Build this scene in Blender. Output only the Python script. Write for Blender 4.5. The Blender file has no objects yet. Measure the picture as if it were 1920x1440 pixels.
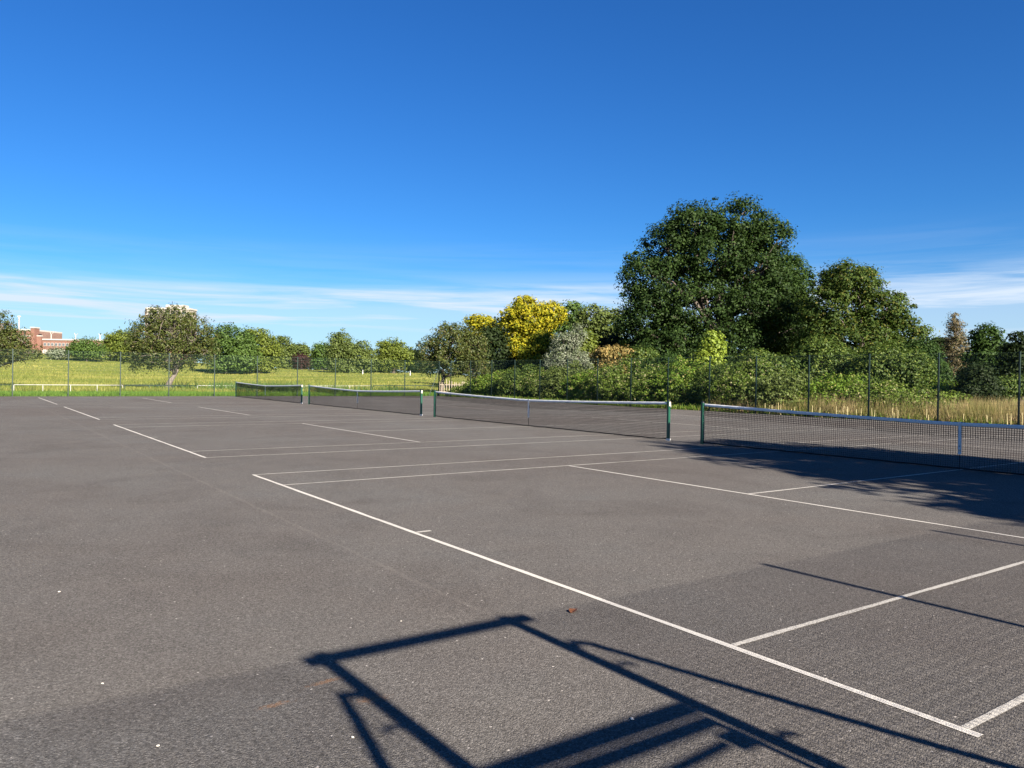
import bpy, math, random
import numpy as np
from mathutils import Vector, Matrix

# ------------------------------------------------------------------ camera
F = 1460.23            # focal length in pixels of a 1920 px wide frame
YAW, PITCH, ROLL = 0.617829, -0.0081557, 0.0156586
CAM = np.array([-3.916, -1.761, 1.6476])
_cy, _sy = math.cos(YAW), math.sin(YAW)
FW = np.array([_sy * math.cos(PITCH), _cy * math.cos(PITCH), math.sin(PITCH)])
_r = np.array([_cy, -_sy, 0.0]); _u = np.cross(_r, FW)
RT = _r * math.cos(ROLL) + _u * math.sin(ROLL)
UP = -_r * math.sin(ROLL) + _u * math.cos(ROLL)
sc = bpy.context.scene
col = sc.collection
cam_d = bpy.data.cameras.new('camera'); cam = bpy.data.objects.new('camera', cam_d); col.objects.link(cam)
cam_d.sensor_fit = 'HORIZONTAL'; cam_d.sensor_width = 36.0; cam_d.lens = F / 1920 * 36
cam_d.clip_start = 0.05; cam_d.clip_end = 6000
cam.matrix_world = Matrix([[RT[i], UP[i], -FW[i], CAM[i]] for i in range(3)] + [[0, 0, 0, 1]])
sc.camera = cam

# ------------------------------------------------------------------ sky, sun, exposure
SUN_EL = math.radians(28.4)
TAN = math.tan(SUN_EL)
w = bpy.data.worlds.new('World'); sc.world = w; w.use_nodes = True
nt = w.node_tree; nt.nodes.clear()
def N(t, nt=nt, **k):
    n = nt.nodes.new(t)
    for a, b in k.items():
        setattr(n, a, b)
    return n
out = N('ShaderNodeOutputWorld'); bg = N('ShaderNodeBackground'); bg.inputs['Strength'].default_value = 0.05
sky = N('ShaderNodeTexSky'); sky.sky_type = 'NISHITA'; sky.sun_disc = False
sky.sun_elevation = SUN_EL; sky.sun_rotation = math.pi
sky.air_density = 1.0; sky.dust_density = 0.15; sky.ozone_density = 2.2; sky.altitude = 0
hs = N('ShaderNodeHueSaturation'); hs.inputs['Saturation'].default_value = 1.22; hs.inputs['Hue'].default_value = 0.503
nt.links.new(sky.outputs[0], hs.inputs['Color'])
wb = N('ShaderNodeMixRGB', blend_type='MULTIPLY'); wb.inputs['Fac'].default_value = 1; wb.inputs['Color2'].default_value = (.215, .50, .80, 1)   # the camera's cold rendering of a clear sky
nt.links.new(hs.outputs[0], wb.inputs['Color1'])
# thin bands of cirrus low over the horizon, all the way round
tc = N('ShaderNodeTexCoord'); sep = N('ShaderNodeSeparateXYZ'); nt.links.new(tc.outputs['Generated'], sep.inputs[0])
mp = N('ShaderNodeMapping'); mp.inputs['Scale'].default_value = (2.4, 2.4, 46.0); nt.links.new(tc.outputs['Generated'], mp.inputs[0])
n1 = N('ShaderNodeTexNoise'); n1.inputs['Scale'].default_value = 1.6; n1.inputs['Detail'].default_value = 6; n1.inputs['Roughness'].default_value = 0.58
n1.inputs['Distortion'].default_value = 0.5
nt.links.new(mp.outputs[0], n1.inputs['Vector'])
mp2 = N('ShaderNodeMapping'); mp2.inputs['Scale'].default_value = (1.3, 1.3, 8.0); mp2.inputs['Location'].default_value = (3.1, 0.4, 0.2)
nt.links.new(tc.outputs['Generated'], mp2.inputs[0])
n2 = N('ShaderNodeTexNoise'); n2.inputs['Scale'].default_value = 1.0; n2.inputs['Detail'].default_value = 3
nt.links.new(mp2.outputs[0], n2.inputs['Vector'])
wob = N('ShaderNodeMath', operation='MULTIPLY_ADD'); wob.inputs[1].default_value = 0.02; nt.links.new(n2.outputs['Fac'], wob.inputs[0]); nt.links.new(sep.outputs['Z'], wob.inputs[2])
tl = N('ShaderNodeVectorMath', operation='DOT_PRODUCT'); tl.inputs[1].default_value = (-.025 * _r[0], -.025 * _r[1], 0)     # the bank dips gently to one side
nt.links.new(tc.outputs['Generated'], tl.inputs[0])
tl2 = N('ShaderNodeMath', operation='ADD'); tl2.inputs[1].default_value = .008; nt.links.new(tl.outputs['Value'], tl2.inputs[0])
wob2 = N('ShaderNodeMath', operation='ADD'); nt.links.new(wob.outputs[0], wob2.inputs[0]); nt.links.new(tl2.outputs[0], wob2.inputs[1]); wob = wob2
ramp = N('ShaderNodeValToRGB'); nt.links.new(wob.outputs[0], ramp.inputs[0])
e = ramp.color_ramp.elements
e[0].position = 0.0; e[0].color = (.7, .7, .7, 1); e[1].position = 0.21; e[1].color = (0, 0, 0, 1)
for pos, v in ((.05, .62), (.084, .60), (.094, .95), (.126, 1.0), (.1355, .26), (.150, .09), (.176, .07), (.19, .01)):
    q = ramp.color_ramp.elements.new(pos); q.color = (v, v, v, 1)
r2 = N('ShaderNodeValToRGB'); nt.links.new(n1.outputs['Fac'], r2.inputs[0])
r2.color_ramp.elements[0].position = .34; r2.color_ramp.elements[0].color = (.22, .22, .22, 1); r2.color_ramp.elements[1].position = .60
cm = N('ShaderNodeMath', operation='MULTIPLY'); nt.links.new(ramp.outputs[0], cm.inputs[0]); nt.links.new(r2.outputs[0], cm.inputs[1])
hz = N('ShaderNodeValToRGB'); nt.links.new(wob.outputs[0], hz.inputs[0])      # pale low haze under the cirrus
hz.color_ramp.elements[0].position = .03; hz.color_ramp.elements[0].color = (.55, .55, .55, 1); hz.color_ramp.elements[1].position = .135; hz.color_ramp.elements[1].color = (0, 0, 0, 1)
q = hz.color_ramp.elements.new(.105); q.color = (.46, .46, .46, 1)
cmx = N('ShaderNodeMath', operation='MAXIMUM'); nt.links.new(cm.outputs[0], cmx.inputs[0]); nt.links.new(hz.outputs[0], cmx.inputs[1])
mx = N('ShaderNodeMixRGB'); mx.inputs['Color2'].default_value = (4.3, 5.0, 5.9, 1)
nt.links.new(cmx.outputs[0], mx.inputs['Fac']); nt.links.new(wb.outputs[0], mx.inputs['Color1'])
nt.links.new(mx.outputs[0], bg.inputs['Color']); nt.links.new(bg.outputs[0], out.inputs[0])

sl = bpy.data.lights.new('sun', 'SUN'); sl.energy = 5.0; sl.angle = math.radians(0.53); sl.color = (1.0, 0.91, 0.79)
sun = bpy.data.objects.new('sun', sl); col.objects.link(sun)
SDIR = Vector((-0.006, math.cos(SUN_EL), -math.sin(SUN_EL)))
sun.rotation_euler = SDIR.to_track_quat('-Z', 'Y').to_euler(); sun.location = (0, -30, 40)
vs = sc.view_settings; vs.view_transform = 'Standard'; vs.look = 'None'; vs.exposure = 1.80; vs.gamma = 1; vs.use_curve_mapping = False

# ------------------------------------------------------------------ helpers
def P(px, py, d):
    """point at depth d on the sight line of photo pixel (px, py)"""
    return CAM + d * (FW + RT * (px - 960) / F + UP * (720 - py) / F)
def sstep(a, b, x):
    t = np.clip((x - a) / (b - a), 0, 1); return t * t * (3 - 2 * t)
FH = np.array([_sy, _cy]); RH = np.array([_cy, -_sy])
def terrain(x, y):
    dx, dy = x - CAM[0], y - CAM[1]
    d = dx * FH[0] + dy * FH[1]; l = dx * RH[0] + dy * RH[1]
    z = -0.045 + 2.3 * sstep(70, 165, d) * (1 - sstep(-20, 15, l))
    z = z + 2.7 * np.exp(-((d - 150) / 48) ** 2 - ((l + 92) / 34) ** 2) * sstep(66, 110, d)
    z = z + 0.05 * np.sin(x * .31 + 1) * np.sin(y * .23) * sstep(60, 80, d)
    return z
def tag(o, label=None, cat=None, group=None, kind=None):
    if label: o['label'] = label
    if cat: o['category'] = cat
    if group: o['group'] = group
    if kind: o['kind'] = kind
    return o
def empty(name, loc, rz=0.0):
    o = bpy.data.objects.new(name, None); o.location = loc; o.rotation_euler[2] = rz
    o.empty_display_size = .2; col.objects.link(o); return o
def link(name, me, mat=None, parent=None):
    if mat is not None and not me.materials: me.materials.append(mat)
    o = bpy.data.objects.new(name, me); col.objects.link(o)
    if parent is not None: o.parent = parent
    return o
def dup(o, parent=None):
    c = o.copy(); col.objects.link(c); c.parent = parent
    for ch in o.children: dup(ch, c)
    return c
class MB:
    def __init__(s): s.v = []; s.f = []
    def add(s, vs, fs):
        b = len(s.v); s.v += [tuple(map(float, q)) for q in vs]; s.f += [tuple(i + b for i in f) for f in fs]; return s
    def box(s, a, b):
        x0, y0, z0 = a; x1, y1, z1 = b
        return s.add([(x0,y0,z0),(x1,y0,z0),(x1,y1,z0),(x0,y1,z0),(x0,y0,z1),(x1,y0,z1),(x1,y1,z1),(x0,y1,z1)],
                     [(0,3,2,1),(4,5,6,7),(0,1,5,4),(1,2,6,5),(2,3,7,6),(3,0,4,7)])
    def cbox(s, a, b, c=.006):
        """box with chamfered vertical edges and top"""
        x0,y0,z0 = a; x1,y1,z1 = b
        ring = lambda i, z: [(x0+c+i,y0+i,z),(x1-c-i,y0+i,z),(x1-i,y0+c+i,z),(x1-i,y1-c-i,z),(x1-c-i,y1-i,z),(x0+c+i,y1-i,z),(x0+i,y1-c-i,z),(x0+i,y0+c+i,z)]
        v = ring(0, z0) + ring(0, z1-c) + ring(c, z1)
        f = [tuple(range(7,-1,-1)), tuple(range(16,24))]
        for k in (0, 8):
            f += [(k+i, k+(i+1)%8, k+8+(i+1)%8, k+8+i) for i in range(8)]
        return s.add(v, f)
    def tube(s, pts, rad, n=6, cap=True):
        pts = [np.array(q, float) for q in pts]; m = len(pts)
        if not hasattr(rad, '__len__'): rad = [rad] * m
        vs = []; t0 = pts[1] - pts[0]
        a = np.cross(t0, (0.31, 0.2, 0.93)) if abs(t0[2]) < .8 * np.linalg.norm(t0) else np.cross(t0, (1, 0.13, 0))
        a /= np.linalg.norm(a)
        for i in range(m):
            t = pts[min(i+1, m-1)] - pts[max(i-1, 0)]; t /= (np.linalg.norm(t) + 1e-9)
            a = a - t * (a @ t); a /= (np.linalg.norm(a) + 1e-9); b = np.cross(t, a)
            for k in range(n):
                q = 2 * math.pi * k / n
                vs.append(pts[i] + rad[i] * (a * math.cos(q) + b * math.sin(q)))
        fs = [(i*n+k, i*n+(k+1)%n, (i+1)*n+(k+1)%n, (i+1)*n+k) for i in range(m-1) for k in range(n)]
        if cap: fs += [tuple(range(n-1,-1,-1)), tuple(range((m-1)*n, m*n))]
        return s.add(vs, fs)
    def mesh(s, name, smooth=False):
        me = bpy.data.meshes.new(name); me.from_pydata(s.v, [], s.f); me.update()
        if smooth: me.polygons.foreach_set('use_smooth', [True] * len(me.polygons))
        return me
    def build(s, name, mat, parent=None, smooth=False):
        return link(name, s.mesh(name, smooth), mat, parent)

# ------------------------------------------------------------------ materials
def new_mat(name):
    m = bpy.data.materials.new(name); m.use_nodes = True; m.node_tree.nodes.clear()
    t = m.node_tree
    o = t.nodes.new('ShaderNodeOutputMaterial'); b = t.nodes.new('ShaderNodeBsdfPrincipled')
    t.links.new(b.outputs[0], o.inputs[0]); return m, t, b, o
def mixc(t, fac, c1, c2, mode='MIX'):
    n = t.nodes.new('ShaderNodeMixRGB'); n.blend_type = mode
    for s, v in (('Fac', fac), ('Color1', c1), ('Color2', c2)):
        if hasattr(v, 'node'): t.links.new(v, n.inputs[s])
        else: n.inputs[s].default_value = v if s == 'Fac' else (*v[:3], 1)
    return n.outputs[0]
def noise(t, scale, detail=4, rough=.55, vec=None, dist=0):
    n = t.nodes.new('ShaderNodeTexNoise'); n.inputs['Scale'].default_value = scale; n.inputs['Detail'].default_value = detail
    n.inputs['Roughness'].default_value = rough; n.inputs['Distortion'].default_value = dist
    if vec is not None: t.links.new(vec, n.inputs['Vector'])
    return n.outputs['Fac']
def cramp(t, v, stops):
    r = t.nodes.new('ShaderNodeValToRGB'); t.links.new(v, r.inputs[0]); el = r.color_ramp.elements
    while len(el) < len(stops): el.new(.5)
    for q, (p_, c) in zip(el, stops):
        q.position = p_; q.color = (*c, 1) if hasattr(c, '__len__') else (c, c, c, 1)
    return r.outputs[0]
def mth(t, op, a, b=None, c=None):
    n = t.nodes.new('ShaderNodeMath'); n.operation = op
    for i, v in enumerate((a, b, c)):
        if v is None: continue
        if hasattr(v, 'node'): t.links.new(v, n.inputs[i])
        else: n.inputs[i].default_value = v
    return n.outputs[0]
def coords(t, which='Object'):
    return t.nodes.new('ShaderNodeTexCoord').outputs[which]
def plain(name, c, rough=.5, var=.15, scale=8, spec=.4, metal=0, c2=None):
    m, t, b, o = new_mat(name)
    v = coords(t); f = noise(t, scale, 5, .6, v)
    c2 = c2 or tuple(x * (1 - 2 * var) for x in c)
    t.links.new(mixc(t, cramp(t, f, ((.3, 0), (.7, 1))), c2, c), b.inputs['Base Color'])
    b.inputs['Roughness'].default_value = rough; b.inputs['Specular IOR Level'].default_value = spec; b.inputs['Metallic'].default_value = metal
    return m
def leaf_mat(name, c, c2, c3=None, trans=.28, spec=.25, rough=.5, clump=.7, wn=.9, stretch=None):
    """c, c2: the two leaf colours; c3: a third scattered one"""
    m, t, b, o = new_mat(name)
    a = t.nodes.new('ShaderNodeAttribute'); a.attribute_name = 'rnd'
    vec = coords(t)
    if stretch:
        mp = t.nodes.new('ShaderNodeMapping'); mp.inputs['Rotation'].default_value = (0, 0, YAW); mp.inputs['Scale'].default_value = stretch; t.links.new(vec, mp.inputs[0]); vec = mp.outputs[0]
    f = noise(t, clump, 4, .62, vec)
    if wn > 1: f = cramp(t, f, ((.36, 0), (.64, 1)))
    g = mth(t, 'ADD', mth(t, 'MULTIPLY', a.outputs['Fac'], .55), mth(t, 'MULTIPLY', f, wn if wn <= 1 else .75))
    cc = mixc(t, cramp(t, g, ((.35, 0), (1.0, 1))), c, c2)
    if c3:
        cc = mixc(t, cramp(t, a.outputs['Fac'], ((.86, 0), (.92, 1))), cc, c3)
    t.links.new(cc, b.inputs['Base Color']); b.inputs['Roughness'].default_value = rough
    b.inputs['Specular IOR Level'].default_value = spec
    tr = t.nodes.new('ShaderNodeBsdfTranslucent'); t.links.new(mixc(t, .35, cc, (c2[0]*1.3, c2[1]*1.35, c2[2]*.6)), tr.inputs['Color'])
    ms = t.nodes.new('ShaderNodeMixShader'); ms.inputs[0].default_value = trans
    t.links.new(b.outputs[0], ms.inputs[1]); t.links.new(tr.outputs[0], ms.inputs[2]); t.links.new(ms.outputs[0], o.inputs[0])
    return m
def bark_mat(name, c, c2):
    m, t, b, o = new_mat(name); v = coords(t)
    mp = t.nodes.new('ShaderNodeMapping'); mp.inputs['Scale'].default_value = (6, 6, 1.2); t.links.new(v, mp.inputs[0])
    f = noise(t, 2.2, 6, .65, mp.outputs[0], .4)
    t.links.new(mixc(t, cramp(t, f, ((.32, 0), (.68, 1))), c, c2), b.inputs['Base Color']); b.inputs['Roughness'].default_value = .9
    bp = t.nodes.new('ShaderNodeBump'); bp.inputs['Strength'].default_value = .8; bp.inputs['Distance'].default_value = .05
    t.links.new(f, bp.inputs['Height']); t.links.new(bp.outputs[0], b.inputs['Normal']); return m

M = {}
def tarmac_color(t):
    """grey-brown open-textured tarmac; returns colour and height sockets"""
    v = coords(t)
    big = noise(t, .16, 5, .6, v, .3); mid = noise(t, 1.3, 6, .65, v); pat = noise(t, .55, 4, .6, v, 1.2)
    vo = t.nodes.new('ShaderNodeTexVoronoi'); vo.inputs['Scale'].default_value = 125; t.links.new(v, vo.inputs['Vector'])
    vc = t.nodes.new('ShaderNodeSeparateColor'); t.links.new(vo.outputs['Color'], vc.inputs[0])
    fine = noise(t, 190, 3, .7, v); grit = noise(t, 38, 4, .75, v)
    c = mixc(t, cramp(t, big, ((.36, 0), (.64, 1))), (.094, .084, .076), (.110, .106, .099))
    c = mixc(t, mth(t, 'MULTIPLY', cramp(t, mid, ((.35, 0), (.72, 1))), .55), c, (.122, .110, .098))
    c = mixc(t, mth(t, 'MULTIPLY', cramp(t, pat, ((.48, 0), (.70, 1))), .42), c, (.070, .062, .056))
    # aggregate: each chip its own tone
    chip = cramp(t, vc.outputs[0], ((0, .50), (.45, .88), (.85, 1.2), (1, 1.7)))
    c = mixc(t, .85, c, chip, 'MULTIPLY')
    c = mixc(t, .5, c, cramp(t, grit, ((.28, .35), (.5, 1.0), (.75, 1.6))), 'MULTIPLY')
    c = mixc(t, 1, c, cramp(t, fine, ((.3, .65), (.7, 1.35))), 'MULTIPLY')
    # scattered pale stone chips
    vw = t.nodes.new('ShaderNodeTexVoronoi'); vw.inputs['Scale'].default_value = 34; t.links.new(v, vw.inputs['Vector'])
    vs_ = t.nodes.new('ShaderNodeSeparateColor'); t.links.new(vw.outputs['Color'], vs_.inputs[0])
    spk = mth(t, 'MULTIPLY', cramp(t, vs_.outputs[1], ((.984, 0), (.987, 1))), cramp(t, vw.outputs['Distance'], ((.18, 1), (.26, 0))))
    c = mixc(t, spk, c, (.36, .33, .30))
    # scuffs: short pale scratches
    mp = t.nodes.new('ShaderNodeMapping'); mp.inputs['Scale'].default_value = (1.1, 4.2, 1); mp.inputs['Rotation'].default_value = (0, 0, .5); t.links.new(v, mp.inputs[0])
    sc_ = noise(t, 1.7, 8, .8, mp.outputs[0], 1.5)
    c = mixc(t, mth(t, 'MULTIPLY', cramp(t, sc_, ((.62, 0), (.78, 1))), .35), c, (.16, .145, .13))
    # laying joint of the tarmac: a ragged seam along the courts
    sx = t.nodes.new('ShaderNodeSeparateXYZ'); t.links.new(v, sx.inputs[0])
    wv = noise(t, 3.5, 4, .7, v)
    for x0, amt in ((-.905, .45), (3.1, .22), (7.1, .25), (11.1, .2), (15.1, .25), (19.1, .25)):
        dd = mth(t, 'ABSOLUTE', mth(t, 'SUBTRACT', mth(t, 'MULTIPLY_ADD', mth(t, 'SUBTRACT', wv, .5), .16, sx.outputs['X']), x0))
        s = mth(t, 'MULTIPLY', cramp(t, dd, ((.004, 1), (.035, 0))), mth(t, 'MULTIPLY', cramp(t, mid, ((.3, .3), (.6, 1))), amt))
        c = mixc(t, s, c, (.15, .135, .12))
    # rust-orange stains
    for x0, y0, rx, ry, ang in ((-2.19, 1.86, .10, .05, -.2), (-2.30, 2.20, .13, .03, .15), (-2.62, 2.06, .10, .03, .05)):
        m2 = t.nodes.new('ShaderNodeMapping'); m2.vector_type = 'TEXTURE'
        m2.inputs['Location'].default_value = (x0, y0, 0); m2.inputs['Rotation'].default_value = (0, 0, ang); m2.inputs['Scale'].default_value = (rx, ry, 1)
        t.links.new(v, m2.inputs[0])
        ln = t.nodes.new('ShaderNodeVectorMath'); ln.operation = 'LENGTH'; t.links.new(m2.outputs[0], ln.inputs[0])
        s = mth(t, 'MULTIPLY', cramp(t, mth(t, 'ADD', ln.outputs['Value'], mth(t, 'MULTIPLY', mth(t, 'SUBTRACT', grit, .5), 3.4)), ((.1, 1), (1.2, 0))), .30)
        c = mixc(t, s, c, (.34, .15, .045))
    h = mth(t, 'ADD', mth(t, 'MULTIPLY', vo.outputs['Distance'], -1.0), mth(t, 'MULTIPLY', fine, .5))
    return c, h
m, t, b, o = new_mat('tarmac')
c, h = tarmac_color(t)
t.links.new(c, b.inputs['Base Color']); b.inputs['Roughness'].default_value = .92; b.inputs['Specular IOR Level'].default_value = .06
bp = t.nodes.new('ShaderNodeBump'); bp.inputs['Strength'].default_value = .75; bp.inputs['Distance'].default_value = .006
t.links.new(h, bp.inputs['Height']); t.links.new(bp.outputs[0], b.inputs['Normal']); M['tarmac'] = m

for key, lo in (('paint', .50), ('paint_worn', .54), ('paint_faded', .552)):
    m, t, b, o = new_mat('line_' + key)
    c, h = tarmac_color(t); v = coords(t)
    wn = noise(t, 70, 5, .8, v); wl = noise(t, .9, 4, .65, v)
    wear = cramp(t, mth(t, 'ADD', wn, mth(t, 'MULTIPLY', wl, .35)), ((lo, 0), (lo + .12, 1)))
    t.links.new(mixc(t, mth(t, 'MULTIPLY', wear, .93), c, (.50, .47, .42) if key == 'paint' else (.42, .395, .35)), b.inputs['Base Color']); b.inputs['Roughness'].default_value = .8
    b.inputs['Specular IOR Level'].default_value = .1
    bp = t.nodes.new('ShaderNodeBump'); bp.inputs['Strength'].default_value = .5; bp.inputs['Distance'].default_value = .005
    t.links.new(h, bp.inputs['Height']); t.links.new(bp.outputs[0], b.inputs['Normal']); M[key] = m

m, t, b, o = new_mat('field_soil_and_grass'); v = coords(t)
f1 = noise(t, .07, 5, .6, v, .5); f2 = noise(t, .9, 6, .7, v); 
mp = t.nodes.new('ShaderNodeMapping'); mp.inputs['Rotation'].default_value = (0, 0, -YAW); mp.inputs['Scale'].default_value = (.25, 1.2, 1); 
mp.inputs['Rotation'].default_value = (0, 0, YAW); t.links.new(v, mp.inputs[0]); f3 = noise(t, .12, 5, .65, mp.outputs[0], .4)
c = mixc(t, cramp(t, f1, ((.35, 0), (.65, 1))), (.115, .145, .025), (.175, .185, .038))
c = mixc(t, mth(t, 'MULTIPLY', cramp(t, f3, ((.42, 0), (.68, 1))), .7), c, (.245, .225, .065))
c = mixc(t, mth(t, 'MULTIPLY', cramp(t, f2, ((.3, 0), (.75, 1))), .5), c, (.095, .12, .022))
t.links.new(c, b.inputs['Base Color']); b.inputs['Roughness'].default_value = .95; b.inputs['Specular IOR Level'].default_value = .1
bp = t.nodes.new('ShaderNodeBump'); bp.inputs['Strength'].default_value = 1; bp.inputs['Distance'].default_value = .25
t.links.new(f2, bp.inputs['Height']); t.links.new(bp.outputs[0], b.inputs['Normal']); M['field'] = m

M['lush'] = leaf_mat('lush_grass', (.060, .120, .013), (.125, .215, .026), None, .3, .2, .6, .5)
M['meadow'] = leaf_mat('meadow_grass', (.115, .145, .024), (.30, .275, .075), (.11, .14, .024), .3, .1, .7, .16, 2, (.35, 1.3, 1))
M['dry'] = leaf_mat('dry_grass', (.12, .135, .035), (.36, .265, .150), (.30, .22, .10), .3, .1, .7, .55, 2)
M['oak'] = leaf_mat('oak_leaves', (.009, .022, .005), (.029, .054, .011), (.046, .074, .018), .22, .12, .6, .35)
M['ash'] = leaf_mat('ash_leaves', (.016, .038, .008), (.040, .072, .014), None, .26, .12, .6, .35)
M['sycamore'] = leaf_mat('sycamore_leaves', (.021, .042, .008), (.060, .092, .016), (.10, .10, .02), .28, .12, .6, .4)
M['yellow'] = leaf_mat('yellow_leaves', (.10, .14, .010), (.42, .345, .024), (.09, .12, .016), .34, .08, .5, .9)
M['yellowgreen'] = leaf_mat('yellow_green_leaves', (.07, .095, .010), (.18, .19, .014), (.42, .33, .02), .32, .12, .5, .4)
M['haw'] = leaf_mat('hawthorn_leaves', (.030, .042, .010), (.084, .104, .022), (.105, .090, .032), .25, .25, .5, .6)
M['park'] = leaf_mat('park_tree_leaves', (.034, .068, .014), (.086, .138, .028), None, .26, .2, .55, .18)
M['park2'] = leaf_mat('park_tree_olive_leaves', (.045, .070, .016), (.115, .145, .034), None, .26, .2, .55, .18)
M['parklight'] = leaf_mat('park_tree_light_leaves', (.065, .095, .014), (.145, .175, .028), None, .3, .2, .55, .25)
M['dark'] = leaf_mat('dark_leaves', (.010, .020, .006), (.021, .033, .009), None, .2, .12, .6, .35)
M['purple'] = leaf_mat('copper_leaves', (.030, .014, .014), (.045, .022, .020), None, .2, .1, .45, .4)
M['silver'] = leaf_mat('silver_leaves', (.07, .095, .045), (.235, .25, .185), (.07, .10, .03), .2, .2, .6, .7)
M['tan'] = leaf_mat('buddleia_seed_heads', (.11, .095, .03), (.30, .21, .07), (.06, .085, .022), .25, .2, .6, .8)
M['bramble'] = leaf_mat('bramble_leaves', (.042, .080, .012), (.145, .195, .032), (.30, .27, .14), .34, .15, .5, .6)
M['bramble2'] = leaf_mat('bramble_bright_leaves', (.055, .112, .013), (.165, .240, .030), (.26, .22, .08), .34, .15, .5, .6)
M['shrub'] = leaf_mat('shrub_leaves', (.025, .050, .009), (.080, .120, .021), (.15, .18, .038), .3, .2, .55, .5)
M['sapling'] = leaf_mat('sapling_leaves', (.10, .16, .02), (.25, .31, .04), None, .34, .25, .5, .6)
M['cypress'] = leaf_mat('brown_conifer_needles', (.085, .070, .035), (.17, .135, .07), (.05, .07, .02), .15, .15, .6, .6)
M['bark'] = bark_mat('bark_brown', (.055, .042, .032), (.13, .105, .085))
M['bark_pale'] = bark_mat('bark_pale', (.085, .068, .055), (.19, .155, .13))
M['green_steel'] = plain('green_powder_coat', (.003, .020, .011), .5, .12, 3, .5)
M['mesh_steel'] = plain('green_wire', (.015, .060, .036), .5, .1, 3, .5)
M['post_green'] = plain('net_post_green', (.003, .062, .034), .45, .12, 6, .5)
M['net'] = plain('black_net_cord', (.012, .012, .013), .8, .1, 20, .2)
M['band'] = plain('white_vinyl_band', (.66, .66, .66), .5, .06, 14, .4)
M['white'] = plain('white_paint', (.58, .57, .54), .5, .08, 5, .4)
M['cream'] = plain('cream_plastic', (.72, .60, .45), .5, .08, 5, .4)
M['steel'] = plain('galvanised_steel', (.42, .43, .44), .4, .1, 12, .5, .7)
M['darkmetal'] = plain('dark_metal', (.02, .02, .022), .5, .1, 12, .4)
M['darkrail'] = plain('dark_green_rail', (.022, .040, .028), .6, .1, 4, .3)
M['stone'] = plain('pale_stone', (.62, .58, .50), .8, .1, 60, .2)
M['deadleaf'] = plain('dead_leaf', (.13, .05, .022), .7, .2, 40, .2)
M['picket'] = plain('bleached_wood', (.33, .28, .21), .8, .15, 4, .2)
M['stalk'] = plain('pale_stalk', (.60, .52, .27), .8, .12, 4, .2)
M['concrete'] = plain('pale_concrete', (.34, .30, .26), .8, .1, .6, .2)
M['trim'] = plain('weathered_trim', (.40, .37, .33), .7, .1, 2, .2)
M['rail'] = plain('worn_white_rail', (.46, .45, .42), .6, .1, 4, .2)
M['tile'] = plain('brown_roof_tile', (.17, .11, .085), .8, .15, 2, .2)
M['glass'] = plain('window_glass', (.06, .075, .09), .08, .1, 1, .6)
M['tyre'] = plain('tyre_rubber', (.02, .02, .02), .8, .1, 20, .2)
m, t, b, o = new_mat('brick'); v = coords(t)
br = t.nodes.new('ShaderNodeTexBrick'); br.inputs['Scale'].default_value = 4.4; br.inputs['Color1'].default_value = (.17, .075, .050, 1); br.inputs['Color2'].default_value = (.14, .058, .040, 1)
br.inputs['Mortar'].default_value = (.20, .14, .11, 1); br.inputs['Mortar Size'].default_value = .02
mp = t.nodes.new('ShaderNodeMapping'); mp.inputs['Rotation'].default_value = (math.pi / 2, 0, 0); t.links.new(v, mp.inputs[0]); t.links.new(mp.outputs[0], br.inputs['Vector'])
t.links.new(mixc(t, .5, br.outputs['Color'], cramp(t, noise(t, .3, 5, .6, v), ((.3, .7), (.7, 1.2))), 'MULTIPLY'), b.inputs['Base Color']); b.inputs['Roughness'].default_value = .9
M['brick'] = m

# ------------------------------------------------------------------ ground
def build_ground():
    ang = np.linspace(0, 2 * math.pi, 181)[:-1]
    rad = np.concatenate([np.linspace(4, 56, 14), np.linspace(60, 260, 61), np.geomspace(275, 4500, 14)])
    v = [(CAM[0], CAM[1], -0.045)]
    for r in rad:
        x = CAM[0] + r * np.cos(ang); y = CAM[1] + r * np.sin(ang); z = terrain(x, y)
        v += list(zip(x.tolist(), y.tolist(), z.tolist()))
    n = 180; f = [(0, 1 + k, 1 + (k + 1) % n) for k in range(n)]
    for i in range(len(rad) - 1):
        a = 1 + i * n; f += [(a + k, a + n + k, a + n + (k + 1) % n, a + (k + 1) % n) for k in range(n)]
    me = bpy.data.meshes.new('ground'); me.from_pydata(v, [], f); me.polygons.foreach_set('use_smooth', [True] * len(f))
    tag(link('ground', me, M['field']), kind='structure')
build_ground()
FX, FY0, FY1 = 29.2, -2.86, 55.55       # right fence, near fence, far fence
court = MB().box((-11, FY0 - .4, -.20), (FX + .12, FY1 + .12, 0)).build('tennis_court_surface', M['tarmac'])
tag(court, kind='structure')
PITCHES = [0, 13.989, 27.927, 41.870]
LW = .05
def strip(parent, name, x0, x1, y0, y1, mat=None):
    """a painted line: thin raised sheet with slightly uneven hand-sprayed edges"""
    rng = random.Random(repr((name, x0, y0, parent.location[1]))); along = (x1 - x0) > (y1 - y0)
    L = (x1 - x0) if along else (y1 - y0); n = max(2, int(L / .12)); v = []; ja = jb = 0
    for i in range(n + 1):
        t_ = L * i / n; ja = .8 * ja + rng.gauss(0, .0016); jb = .8 * jb + rng.gauss(0, .0016)
        if along: v += [(x0 + t_, y0 + ja, .004), (x0 + t_, y1 + jb, .004)]
        else: v += [(x1 + jb, y0 + t_, .004), (x0 + ja, y0 + t_, .004)]
    f = [(2*i, 2*i+2, 2*i+3, 2*i+1) for i in range(n)]
    return MB().add(v, f).build(name, M[mat or ('paint' if name in ('baseline', 'service_line') else 'paint_worn')], parent)
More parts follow.
